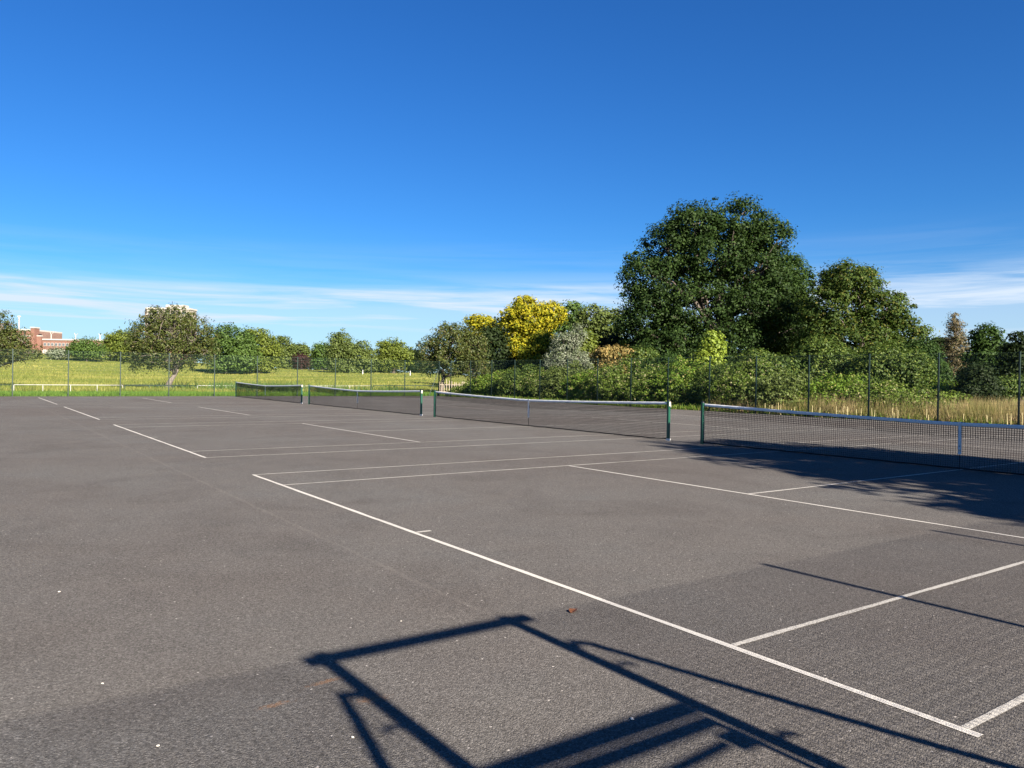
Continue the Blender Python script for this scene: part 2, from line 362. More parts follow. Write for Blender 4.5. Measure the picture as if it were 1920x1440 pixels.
for k, y in enumerate(PITCHES):
    mk = empty('court_markings', (0, y, 0)); tag(mk, kind='structure')
    h = LW / 2; L = 23.77
    strip(mk, 'baseline', -h, h, -h - (.06 if k == 0 else 0), 10.97 + h)
    strip(mk, 'baseline', L - h, L + h, -h, 10.97 + h)
    for yy in (0, 1.37, 9.60, 10.97): strip(mk, 'sideline', h + .006, L - h - .006, yy - .022, yy + .022, 'paint_worn' if k == 0 else 'paint_faded')
    for xx in (5.485, L - 5.485): strip(mk, 'service_line', xx - h, xx + h, 1.37 + h + .004, 9.6 - h - .004)
    strip(mk, 'centre_service_line', 5.485 + h + .006, L - 5.485 - h - .006, 5.485 - h, 5.485 + h)
    strip(mk, 'centre_mark', h + .006, .20, 5.485 - h, 5.485 + h)
    strip(mk, 'centre_mark', L - .20, L - h - .006, 5.485 - h, 5.485 + h)

# ------------------------------------------------------------------ fences of green welded mesh
FH_ = 2.95
def panel_mesh(length, z0=.05, z1=FH_ - .02, wire=.0019, thick=False, dense=False):
    mb = MB(); n = int(round(length / .05))
    for i in range(1, n):
        x = length * i / n; r = wire
        mb.add([(x-r,-r,z0),(x+r,-r,z0),(x,r,z0),(x-r,-r,z1),(x+r,-r,z1),(x,r,z1)], [(0,1,4,3),(1,2,5,4),(2,0,3,5)])
    k = int((z1 - z0) / (.2 if not dense else .05))
    for j in range(k + 1):
        z = z0 + .02 + (z1 - z0 - .04) * j / k
        for yo in ((-.006, .006) if thick else (.006,)):
            r = .0018 if not dense else .0015 if not (thick and j in (k, k - 3)) else .0042
            mb.box((.0, yo - r, z - r), (length, yo + r, z + r))
    return mb.mesh('mesh_panel')
POST_ME = MB().cbox((-.03, -.03, -.3), (.03, .03, FH_), .006).mesh('fence_post'); POST_ME.materials.append(M['green_steel'])
CAP_ME = MB().box((-.033, -.033, FH_ + .001), (.033, .033, FH_ + .012)).mesh('post_cap'); CAP_ME.materials.append(M['darkmetal'])
_panels = {}
def fence(origin, rz, posts, label, skip=(), thick=False, dense=False):
    root = tag(empty('perimeter_fence', origin, rz), label, 'fence')
    for i, s in enumerate(posts):
        p = link('fence_post', POST_ME, None, root); p.location = (s, 0, 0)
        c = link('post_cap', CAP_ME, None, p)
        if i + 1 < len(posts) and i not in skip:
            ln = round(posts[i+1] - s, 3)
            if (ln, thick, dense) not in _panels:
                _panels[ln, thick, dense] = panel_mesh(ln, wire=.0031 if dense else .0015, thick=thick, dense=dense); _panels[ln, thick, dense].materials.append(M['mesh_steel'])
            q = link('mesh_panel', _panels[ln, thick, dense], None, root); q.location = (s, 0, 0); tag(q, kind='stuff')
    return root
SP = 3.02
far_posts = [-1.19 + SP * k for k in range(-3, 10)] + [FX]
fence((0, FY1, 0), 0, far_posts, 'green mesh fence along the far end of the courts before the meadow', thick=True)
right_y = [-2.86] + [11.30 + SP * k for k in range(-4, 15)] + [FY1 - .002]
rf = fence((FX + .0, 0, 0), math.pi / 2, right_y[:-1] + [FY1 - .08], 'green mesh fence in front of the brambles and the big oak')
# raking struts at the far corner
for name, pts in (('corner_strut', [(FY1 - .05, .05, 2.2), (FY1 - .05, .95, .0)]), ('corner_strut', [(FY1 - .12, 0, 2.2), (FY1 - 1.5, -.06, 0)])):
    MB().tube(pts, .026, 8).build(name, M['green_steel'], rf)
# near fence with its gate: stands behind the camera, throws the shadows on the tarmac in front
near_l = [-2.135 - SP * k for k in range(3, -1, -1)]
near_r = [-.825] + [2.06 + SP * k for k in range(0, 9)] + [FX - .1]
nf = fence((0, FY0, 0), 0, near_l + near_r, 'green mesh fence with a gate at the near end, casting its shadow on the tarmac', skip=(len(near_l) - 1,), dense=True)
def gate():
    g = tag(empty('court_gate', (-2.135, FY0, 0)), 'tall framed gate in the near fence, known by its boxy shadow on the tarmac', 'gate')
    W = 1.31; H = FH_ - .03; s = .045
    MB().cbox((-s, -s, -.3), (s, s, H + .04)).build('gate_post', M['green_steel'], g)
    MB().cbox((W - s, -s, -.3), (W + s, s, H + .04)).build('gate_post', M['green_steel'], g)
    MB().box((-.12, -.03, H - .045), (W + .17, .03, H + .025)).build('top_bar', M['green_steel'], g)
    MB().box((s + .001, -.028, 2.0), (W - s - .001, .028, 2.065)).build('transom', M['green_steel'], g)
    lf = MB().box((s + .012, -.022, 1.915), (W - s - .012, .022, 1.965)).box((s + .012, -.018, .06), (W - s - .012, .018, .12))
    lf.box((s + .012, -.018, .12), (s + .052, .018, 1.915)).box((W - s - .052, -.018, .12), (W - s - .012, .018, 1.915))
    lf.box((s + .052, -.018, .98), (W - s - .052, .018, 1.03)).build('gate_leaf', M['green_steel'], g)
    MB().box((W - s - .15, -.06, 1.81), (W - s - .005, -.020, 1.90)).build('lock_case', M['darkmetal'], g)
    MB().tube([(W - .85, -.045, 1.83), (W - s - .16, -.045, 1.86)], .022, 8).build('closer_arm', M['darkmetal'], g)
    ml = panel_mesh(W - 2 * s - .13, .12, 1.9); mo = link('mesh_panel', ml, M['mesh_steel'], g); mo.location = (s + .065, 0, 0); tag(mo, kind='stuff')
    for z in (2.36, 1.78, 1.2, .6):
        MB().tube([(-s, 0, z), (-.10, 0, z + .01), (-.14, .0, z - .01)], .016, 6).build('panel_clip', M['green_steel'], g)
        MB().tube([(W + s, 0, z), (W + .10, 0, z + .015), (W + .15, .0, z - .01)], .016, 6).build('panel_clip', M['green_steel'], g)
    MB().tube([(W + s, 0, 2.56), (W + .09, .0, 2.61), (W + .16, 0, 2.56), (W + .55, .0, 1.60), (W + 1.36, .0, -.2)], .030, 8).build('raking_strut', M['green_steel'], g)
    MB().tube([(-s, 0, 2.60), (-.13, .0, 2.62), (-.17, .0, 2.50), (-1.15, .0, -.2)], .032, 8).build('raking_strut', M['green_steel'], g)
gate()

# ------------------------------------------------------------------ tennis nets
NX = 11.885; HALF = 5.485 + .914
def net_top(s): return .914 + .135 * abs(s / HALF) ** 1.35
def make_net():
    root = empty('tennis_net', (NX, PITCHES[0] + 5.485, 0))
    for sgn in (-1, 1):
        y = sgn * HALF
        p = MB().cbox((-.038, y - .038, -.2), (.038, y + .038, 1.07), .008).build('net_post', M['post_green'], root)
        if sgn < 0:
            MB().box((-.030, y - .050, .94), (.030, y - .0385, 1.055)).build('winder_plate', M['cream'], p)
            MB().tube([(0, y - .05, 1.0), (0, y - .075, 1.0)], .012, 8).tube([(0, y - .07, 1.0), (.0, y - .078, .91)], .007, 6).build('winder_handle', M['steel'], p)
        MB().tube([(0, y - .035, 1.071), (0, y + .035, 1.071)], .03, 10).build('pulley_cap', M['darkmetal'], p, True)
        if sgn < 0: MB().box((-.043, y - .043, .0005), (.043, y + .043, .055)).build('ground_sleeve', M['white'], p)
    mb = MB(); n = 282; e = HALF - .05
    hs_ = [ -e + 2 * e * i / n for i in range(n + 1)]
    wb_ = lambda s, z: (.016 * math.sin(s * 1.15 + 2 * z) + .012 * math.sin(s * 2.9 + 1.1 + 3 * z)) * min(1, 3 * (1 - z)) * (1 if z > .1 else .6)
    rr = .0030; rng = random.Random(4)
    for s in hs_:
        top = net_top(s) - .03; zt = top - .27
        for z0, z1, r in ((.035, .35, rr), (.35, zt, rr), (zt, top, rr * 1.75)):
            a_, b_ = wb_(s, z0), wb_(s, z1)
            mb.add([(a_-r, s-r, z0), (a_+r, s-r, z0), (a_, s+r, z0), (b_-r, s-r, z1), (b_+r, s-r, z1), (b_, s+r, z1)], [(0,1,4,3),(1,2,5,4),(2,0,3,5)])
    rows = 21; seg = 70
    for j in range(rows + 1):
        r = rr * (1.75 if j >= rows - 6 else 1.0)
        pts = []
        for i in range(seg + 1):
            s = -e + 2 * e * i / seg; z = .035 + (net_top(s) - .065) * j / rows; pts.append((wb_(s, z), s, z))
        mb.tube(pts, r, 3, False)
    tag(mb.build('net_mesh', M['net'], root), kind='stuff')
    # bottom hem
    hb = MB(); pts = []
    for i in range(41):
        s = -e + 2 * e * i / 40; pts.append((.004 * math.sin(i * 1.7), s, .030 + .004 * math.sin(i * 2.3) + .05 * max(0, abs(s) - 5.9)))
    hb.tube(pts, .016, 6); hb.build('bottom_hem', M['net'], root, True)
    # folded white headband, slightly wavy
    b_ = MB(); vs = []; rng = random.Random(2); m_ = 120
    for i in range(m_ + 1):
        s = -e + .02 + 2 * (e - .02) * i / m_; t_ = net_top(s); wv = .0035 * math.sin(i * 1.9) + rng.uniform(-.003, .003)
        for dx, dz in ((-.006, -.062), (-.014, -.03), (-.010, -.004), (0, .004), (.010, -.004), (.014, -.03), (.006, -.062)):
            vs.append((dx + wv, s, t_ + dz + rng.uniform(-.002, .002)))
    fs = [(i*7+k, i*7+k+1, (i+1)*7+k+1, (i+1)*7+k) for i in range(m_) for k in range(6)]
    b_.add(vs, fs).build('headband', M['band'], root, True)
    for sgn in (-1, 1): MB().tube([(0, sgn * (e - .03), net_top(e) - .012), (0, sgn * (HALF - .02), 1.065)], .004, 5).build('headline_cable', M['steel'], root)
    for sgn in (-1, 1):
        lc = MB()
        for i in range(20):
            z = .06 + i * .047; lc.tube([(-.03, sgn * (HALF - .02), z), (0, sgn * (e - .005), z + .02), (.03, sgn * (HALF - .02), z + .035)], .0028, 4, False)
        lc.build('lacing_cord', M['white'], root)
    st = MB().box((-.017, -.025, .30), (-.0155, .025, .925)).box((.0155, -.025, .30), (.017, .025, .925)).box((-.017, -.025, .9255), (.017, .025, .928)).build('centre_strap', M['band'], root)
    MB().box((-.022, -.028, .36), (-.0175, .028, .40)).build('strap_buckle', M['steel'], st)
    MB().box((-.0185, -.008, .45), (-.0172, .008, .466)).build('strap_eyelet', M['darkmetal'], st)
    MB().tube([(0, 0, .30), (0, 0, .002)], .006, 5).build('strap_anchor', M['net'], st)
    return root
net0 = make_net()
lbl = ['nearest tennis net, running out of the picture on the right', 'second nearest tennis net, whole and in the middle of the picture',
       'third tennis net from the camera, left of the middle one', 'farthest and smallest tennis net, beside the far fence']
for k in range(4):
    nn = net0 if k == 0 else dup(net0)
    nn.location = (NX, PITCHES[k] + 5.485, 0); tag(nn, lbl[k], 'tennis net', 'nets of the four courts')

# ------------------------------------------------------------------ foliage
def leaf_mesh(name, c, nrm, size, rng, aspect=.62, fold=.25):
    """one folded quad per leaf, from arrays of centres and facing directions"""
    n = len(c)
    nrm = nrm / (np.linalg.norm(nrm, axis=1, keepdims=True) + 1e-9)
    a = rng.normal(size=(n, 3)); a -= nrm * np.sum(a * nrm, axis=1, keepdims=True); a /= (np.linalg.norm(a, axis=1, keepdims=True) + 1e-9)
    b = np.cross(nrm, a); s = (size * rng.uniform(.6, 1.35, n))[:, None] * .5
    v = np.empty((n, 4, 3)); lift = nrm * s * fold
    v[:, 0] = c - a * s; v[:, 1] = c + b * s * aspect + lift - a * s * .1; v[:, 2] = c + a * s; v[:, 3] = c - b * s * aspect + lift - a * s * .1
    me = bpy.data.meshes.new(name)
    me.vertices.add(4 * n); me.vertices.foreach_set('co', v.reshape(-1).astype(np.float32))
    me.loops.add(4 * n); me.loops.foreach_set('vertex_index', np.arange(4 * n, dtype=np.int32))
    me.polygons.add(n); me.polygons.foreach_set('loop_start', np.arange(0, 4 * n, 4, dtype=np.int32))
    try: me.polygons.foreach_set('loop_total', np.full(n, 4, dtype=np.int32))
    except Exception: pass
    at = me.attributes.new('rnd', 'FLOAT', 'FACE'); at.data.foreach_set('value', rng.random(n).astype(np.float32))
    me.update(calc_edges=True); return me
def unit(rng, n):
    q = rng.normal(size=(n, 3)); return q / np.linalg.norm(q, axis=1, keepdims=True)
def crown(blobs, n_leaves, leaf, clump, rng, per=40, shell=.45, gap=.0, flat=.65, droop=0, out_bias=.9):
    """blobs: (centre, radii). Leaves gathered in clumps spread through the blobs, denser to the outside"""
    vol = np.array([(q[1][0] * q[1][1] * q[1][2]) ** .72 for q in blobs]); vol /= vol.sum()
    nc = max(6, n_leaves // per); which = rng.choice(len(blobs), nc, p=vol)
    C_ = np.array([q[0] for q in blobs])[which]; R_ = np.array([q[1] for q in blobs])[which]
    dr = unit(rng, nc); rr = (shell + (1 - shell) * rng.random(nc) ** .7)[:, None]
    stray = rng.random(nc) < .12; rr[stray, 0] = rng.uniform(.98, 1.17, stray.sum())
    cc = C_ + dr * R_ * rr
    # drop clumps buried deep in another blob
    keep = np.ones(nc, bool)
    for bc, br in blobs:
        q = np.linalg.norm((cc - np.array(bc)) / np.array(br), axis=1); keep &= ~((q < .42) & (rng.random(nc) < .8))
    cc = cc[keep]; dr = dr[keep]; nc = len(cc)
    cs = clump * rng.uniform(.45, 1.55, nc); cs = np.where(stray[keep], cs * .6, cs)
    k = rng.integers(max(4, int(per * .4)), int(per * 1.6), nc); k = np.where(stray[keep], np.maximum(4, k // 2), k)
    idx = np.repeat(np.arange(nc), k); n = len(idx)
    u_ = unit(rng, n); rad = rng.random(n) ** .45
    off = u_ * (rad * cs[idx])[:, None]; off[:, 2] *= flat
    if droop: off[:, 2] -= droop * rng.random(n) ** 2 * cs[idx]
    pos = cc[idx] + off
    nrm = u_ * 1.0 + dr[idx] * out_bias * .5 + np.array([0, 0, .55]) + rng.normal(size=(n, 3)) * .55
    return pos, nrm, cc
def limbs(base, top, cc, blobs, r0, rng, n_twig=60, lean=None, sides=7, high=False):
    mb = MB(); base = np.array(base, float); top = np.array(top, float)
    pts = [base + np.array([0, 0, -.15])]; m = 6; rad = [r0 * 1.35]
    ln = np.zeros(3) if lean is None else np.array(lean, float)
    for i in range(1, m + 1):
        t_ = i / m; q = base + (top - base) * t_ + ln * math.sin(math.pi * t_) + rng.normal(size=3) * r0 * .25 * np.array([1, 1, .2])
        pts.append(q); rad.append(r0 * (1 - .62 * t_))
    mb.tube(pts, rad, sides + 1)
    br = []
    for bc, brd in blobs:
        bc = np.array(bc); s = pts[int(rng.integers(2, m))]; e_ = bc + rng.normal(size=3) * np.array(brd) * .15
        if high: s = pts[int(rng.integers(m - 2, m + 1))]
        elif e_[2] < s[2] + .1 * abs(brd[2]): s = pts[2]
        mid = (s + e_) / 2 + np.array([0, 0, .1]) * np.linalg.norm(e_ - s) + rng.normal(size=3) * .07 * np.linalg.norm(e_ - s)
        mb.tube([s, mid, e_], [r0 * .48, r0 * .33, r0 * .17], sides - 1); br.append((s, mid, e_))
    for i in rng.choice(len(cc), min(n_twig, len(cc)), replace=False):
        e_ = cc[i]; j = int(np.argmin([min(np.linalg.norm(e_ - q[2]), np.linalg.norm(e_ - q[1])) for q in br])); s = br[j][2] if rng.random() < .5 else br[j][1]
        mid = (s + e_) / 2 + rng.normal(size=3) * .09 * np.linalg.norm(e_ - s)
        mb.tube([s, mid, e_], [r0 * .15, r0 * .10, r0 * .04], 4, False)
    return mb
def pb(spec, d):
    """crown lobes given by where their outline falls at depth d -> real centres and radii in metres"""
    res = []
    for q in spec:
        px, py, rx, ry = q[:4]; dd = q[4] if len(q) > 4 else 0
        c_ = P(px, py, d + dd); a, b_ = rx * d / F, ry * d / F
        res.append((c_, np.array([a, a if a < 1.6 * b_ else .5 * (a + b_) , b_])))
    return res
def tree(name, label, cat, d, tx, spec, leaves, leaf, clump, mat, seed, r0=.3, per=40, shell=.45, flat=.65, droop=0, bark='bark', lean=None, top=None,
         group=None, twigs=60, base=None, aspect=.62, cname='crown', high=False):
    rng = np.random.default_rng(seed)
    blobs = pb(spec, d) if base is None else spec
    if base is None:
        g_ = P(tx, 720, d); bx, by = g_[0], g_[1]
    else: bx, by = base
    bz = float(terrain(bx, by))
    root = tag(empty(name, (bx, by, bz)), label, cat, group)
    pos, nrm, cc = crown(blobs, leaves, leaf, clump, rng, per, shell, 0, flat, droop)
    low = pos[:, 2] < terrain(pos[:, 0], pos[:, 1]) + .05; pos, nrm = pos[~low], nrm[~low]
    org = np.array([bx, by, bz])
    me = leaf_mesh(cname, pos - org, nrm, leaf, rng, aspect); link(cname, me, M[mat], root)
    cen = np.mean([q[0] for q in blobs], axis=0)
    tp = np.array(top) if top is not None else np.array([.35 * bx + .65 * cen[0], .35 * by + .65 * cen[1], bz + .9 * (cen[2] - bz)])
    bl = [(q[0] - org, q[1]) for q in blobs]
    limbs((0, 0, 0), tp - org, cc - org, bl, r0, rng, twigs, lean, high=high).build('trunk', M[bark], root, True)
    return root

# --- the great trees on the right
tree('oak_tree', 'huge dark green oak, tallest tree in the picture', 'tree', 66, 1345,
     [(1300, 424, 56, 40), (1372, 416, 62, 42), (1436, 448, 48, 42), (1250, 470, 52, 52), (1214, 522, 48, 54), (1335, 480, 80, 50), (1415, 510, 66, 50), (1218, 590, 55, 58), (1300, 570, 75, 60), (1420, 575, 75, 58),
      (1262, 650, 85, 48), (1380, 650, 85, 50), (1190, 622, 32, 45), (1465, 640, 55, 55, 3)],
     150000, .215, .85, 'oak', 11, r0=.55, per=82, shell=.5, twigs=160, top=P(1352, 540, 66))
tree('ash_tree', 'mid green ash between the huge oak and the yellowish sycamore', 'tree', 71, 1478,
     [(1470, 525, 52, 48), (1500, 590, 42, 55), (1440, 600, 50, 55), (1500, 650, 45, 45)], 48000, .20, .8, 'ash', 12, r0=.3, per=74, twigs=70)
tree('sycamore_tree', 'broad sycamore with bronze-tinged top, right of the huge oak', 'tree', 60, 1605,
     [(1597, 530, 68, 36), (1548, 575, 46, 46), (1650, 585, 50, 42), (1695, 635, 38, 44), (1600, 640, 66, 48), (1665, 680, 66, 44), (1540, 650, 46, 52), (1715, 680, 26, 36)],
     82000, .195, .72, 'sycamore', 13, r0=.35, per=76, shell=.5, twigs=150, bark='bark_pale')
# --- yellow tree and its neighbours
tree('yellow_tree', 'bright golden yellow tree, the larger of the two', 'tree', 86, 985,
     [(990, 598, 46, 36), (958, 618, 30, 26), (1034, 590, 28, 22), (970, 655, 32, 28), (1003, 632, 34, 28), (962, 690, 16, 22), (985, 572, 20, 16)], 32000, .27, .62, 'yellow', 21, r0=.25, per=36, shell=.6, twigs=50)
tree('yellow_tree', 'smaller golden yellow treetop left of the large yellow tree', 'tree', 96, 905,
     [(903, 606, 30, 15), (916, 628, 26, 20), (890, 640, 22, 25)], 12000, .28, .65, 'yellow', 22, r0=.2, per=34, twigs=20)
tree('lime_green_tree', 'yellow-green tree hanging below the golden crown', 'tree', 80, 1000,
     [(1005, 672, 34, 30), (1015, 645, 24, 22), (985, 702, 28, 20)], 14000, .26, .6, 'yellowgreen', 23, r0=.2, per=32, twigs=25)
tree('dark_tree', 'dark-leaved tree under the smaller yellow treetop', 'tree', 84, 925, [(925, 650, 26, 45), (905, 665, 30, 40), (940, 690, 30, 30)], 11000, .32, .8, 'dark', 24, r0=.2, twigs=20)
tree('green_tree', 'green tree behind the right edge of the golden crown', 'tree', 98, 1075, [(1075, 592, 24, 28), (1060, 630, 40, 40), (1072, 672, 40, 35)], 11000, .36, .9, 'park', 25, r0=.25, twigs=25)
tree('olive_green_tree', 'olive green tree between the golden crown and the oak', 'tree', 90, 1118,
     [(1112, 600, 34, 26), (1142, 606, 26, 30), (1105, 630, 36, 30), (1135, 655, 34, 40), (1110, 690, 50, 40)], 20000, .32, .8, 'park2', 26, r0=.25, twigs=40)
tree('dark_tree', 'dark-leaved tree between the tan shrub and the oak', 'tree', 76, 1160, [(1150, 655, 36, 40), (1120, 665, 24, 30), (1180, 690, 45, 35)], 12000, .28, .8, 'dark', 27, r0=.25, twigs=20)
tree('silver_shrub', 'silver-grey leaved shrub below the golden crown', 'shrub', 64, 1065, [(1062, 652, 28, 32), (1085, 628, 14, 20), (1050, 680, 30, 24), (1085, 680, 28, 24)], 16000, .16, .45, 'silver', 28, r0=.1, per=26, twigs=60, bark='bark_pale', aspect=.4)
tree('green_shrub', 'upright green shrub beside the silver-grey one', 'shrub', 66, 1100, [(1100, 645, 16, 24), (1094, 672, 20, 26)], 5000, .22, .55, 'parklight', 29, r0=.08, twigs=15)
tree('tan_shrub', 'shrub with dry orange-tan flower heads before the oak', 'shrub', 56, 1148, [(1148, 662, 34, 13), (1175, 668, 16, 14), (1125, 668, 16, 14), (1150, 690, 36, 16)], 8000, .17, .42, 'tan', 30, r0=.07, per=26, twigs=40)
tree('young_tree', 'light yellow-green sapling in front of the oak', 'tree', 52, 1335, [(1338, 650, 20, 24), (1328, 675, 24, 24), (1340, 700, 26, 22), (1336, 632, 9, 12)], 8000, .19, .45, 'sapling', 31, r0=.07, per=26, twigs=30)
# --- far right
tree('brown_cypress', 'half-bare brown conifer with a pointed top', 'tree', 88, 1791,
     [(1790, 594, 7, 8), (1790, 610, 12, 12), (1791, 632, 18, 19), (1792, 660, 26, 28), (1790, 700, 34, 32)], 22000, .22, .55, 'cypress', 41, r0=.18, per=26, flat=.4, twigs=110, top=P(1790, 592, 88), aspect=.35, bark='bark_pale')
tree('cedar_tree', 'distant dark flat-topped cedar left of the brown conifer', 'tree', 120, 1758, [(1762, 640, 16, 7), (1748, 650, 18, 5), (1760, 664, 22, 5), (1770, 655, 12, 8)], 6000, .38, .7, 'dark', 42, r0=.3, flat=.35, twigs=20, per=26)
tree('rounded_green_tree', 'rounded green tree just right of the brown conifer', 'tree', 78, 1848, [(1850, 640, 28, 27), (1842, 670, 30, 30), (1865, 680, 34, 36), (1840, 710, 40, 28)], 18000, .28, .75, 'ash', 43, r0=.25, twigs=40)
tree('yew_tree', 'dark yew cut by the right edge of the picture', 'tree', 64, 1915, [(1912, 650, 26, 24), (1900, 690, 30, 34), (1945, 690, 40, 50), (1930, 655, 30, 30)], 15000, .24, .65, 'dark', 44, r0=.25, twigs=25, flat=.45)
# --- shrubs behind the right fence
for i, (lab, px, d, spec, n, mt, lf) in enumerate([
    ('dark glossy shrub behind the fence below the right half of the oak', 1435, 45, [(1420, 690, 42, 32), (1460, 700, 36, 34), (1385, 705, 34, 26)], 13000, 'shrub', .19),
    ('tall leafy shrub below the left side of the sycamore', 1545, 50, [(1540, 678, 46, 44), (1585, 695, 46, 40), (1510, 708, 36, 30)], 20000, 'shrub', .19),
    ('wide leafy shrub below the right side of the sycamore', 1665, 47, [(1660, 688, 48, 42), (1705, 698, 40, 44), (1625, 706, 38, 34)], 20000, 'shrub', .18),
    ('bushy sallow right of the sycamore', 1722, 52, [(1725, 682, 34, 44), (1750, 705, 28, 34)], 13000, 'ash', .2),
    ('drooping shrub in the dry grass under the brown conifer', 1835, 41, [(1835, 712, 28, 30), (1815, 735, 26, 16), (1850, 735, 24, 16)], 9000, 'dark', .16),
    ('pale elder shrub below the yew', 1890, 46, [(1885, 728, 36, 16), (1915, 722, 26, 18), (1870, 738, 22, 12)], 9000, 'shrub', .17),
    ('low yellowish shrub below the brown conifer', 1775, 43, [(1775, 735, 26, 14), (1750, 742, 24, 12)], 6000, 'bramble2', .15),
    ('leafy bush filling the foot of the oak', 1270, 54, [(1270, 690, 44, 28), (1230, 700, 36, 24), (1310, 705, 30, 22)], 14000, 'ash', .18),
    ('dense green bush at the foot of the oak on its left', 1200, 56, [(1205, 680, 30, 26), (1225, 705, 34, 20)], 9000, 'shrub', .2),
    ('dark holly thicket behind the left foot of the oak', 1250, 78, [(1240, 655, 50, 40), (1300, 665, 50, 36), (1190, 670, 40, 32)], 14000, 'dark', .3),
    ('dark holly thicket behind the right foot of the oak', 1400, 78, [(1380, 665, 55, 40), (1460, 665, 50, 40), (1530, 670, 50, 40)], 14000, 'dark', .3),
    ('dark thicket in the gap below the silver-grey shrub', 1010, 68, [(1010, 700, 26, 20), (1045, 705, 24, 16), (975, 712, 24, 16)], 8000, 'dark', .22)]):
    tree('shrub', lab, 'shrub', d, px, spec, int(n * 1.45), lf * .8, .48, mt, 60 + i, r0=.07, per=30, twigs=25, group='shrubs behind the right fence')
# bramble thicket along the fence, one mound after another
order = ['first', 'second', 'third', 'fourth', 'fifth', 'sixth', 'seventh', 'eighth', 'ninth', 'tenth', 'eleventh', 'twelfth', 'thirteenth', 'fourteenth', 'fifteenth']
rng = np.random.default_rng(5)
ys = [53.6, 50.6, 47.6, 44.8, 42, 39.2, 36.5, 33.8, 31.2, 28.7, 26.2, 23.8, 21.4, 19.2, 16.8]
hts = [1.3, 1.9, 2.4, 2.1, 2.5, 2.2, 2.6, 2.2, 2.7, 2.3, 2.5, 2.0, 1.8, 1.5, 1.2]
for i, (y, hh) in enumerate(zip(ys, hts)):
    x = FX + 1.75 + rng.uniform(-.1, .3) + (.9 if i > 11 else 0)
    bl = [((x + rng.uniform(-.2, .6), y + rng.uniform(-.4, .4), hh * .5), (1.25, 1.6, hh * .5)), ((x - .35, y + .9, hh * .33), (.95, 1.2, hh * .33)),
          ((x - .4, y - .8, hh * .36), (.9, 1.2, hh * .36)), ((x + 1.6, y, hh * .62), (1.4, 1.7, hh * .55))]
    tree('bramble_bush', f'{order[i]} bramble mound behind the right fence counted from the far corner', 'bramble', 0, 0, bl, 19000, .112, .28,
         ('bramble', 'bramble2', 'shrub', 'bramble', 'park2', 'bramble2', 'bramble')[i % 7], 90 + i, r0=.03, per=40, shell=.55, twigs=24, base=(x, y), group='bramble mounds along the right fence', aspect=.7)
# --- hawthorns on the meadow
tree('hawthorn_tree', 'windswept hawthorn with leaning trunk beyond the far fence', 'tree', 66, 311,
     [(318, 628, 72, 42), (278, 638, 42, 40), (368, 630, 40, 38), (320, 592, 48, 21), (262, 672, 28, 22), (388, 655, 22, 28), (325, 660, 66, 30)],
     34000, .17, .42, 'haw', 51, r0=.30, per=22, shell=.5, droop=.9, bark='bark_pale', twigs=260, top=P(333, 690, 66), aspect=.5, high=True)
tree('hawthorn_tree', 'hawthorn half cut off by the left edge of the picture', 'tree', 64, -45,
     [(-20, 640, 60, 46), (25, 642, 36, 28), (54, 660, 26, 15), (5, 605, 18, 26), (-60, 650, 50, 40)], 22000, .17, .42, 'haw', 52, r0=.28, per=22, droop=.9, bark='bark_pale', twigs=220, aspect=.5, top=P(-35, 690, 64), high=True)
tree('hawthorn_tree', 'dense spreading hawthorn at the far corner of the courts', 'tree', 70, 826,
     [(848, 640, 50, 34), (806, 660, 30, 24), (885, 650, 32, 38), (848, 676, 56, 26), (838, 616, 24, 12), (895, 690, 28, 28), (800, 685, 18, 16)],
     26000, .18, .45, 'haw', 53, r0=.24, per=24, droop=.8, twigs=200, aspect=.5, top=P(832, 690, 70), high=True)
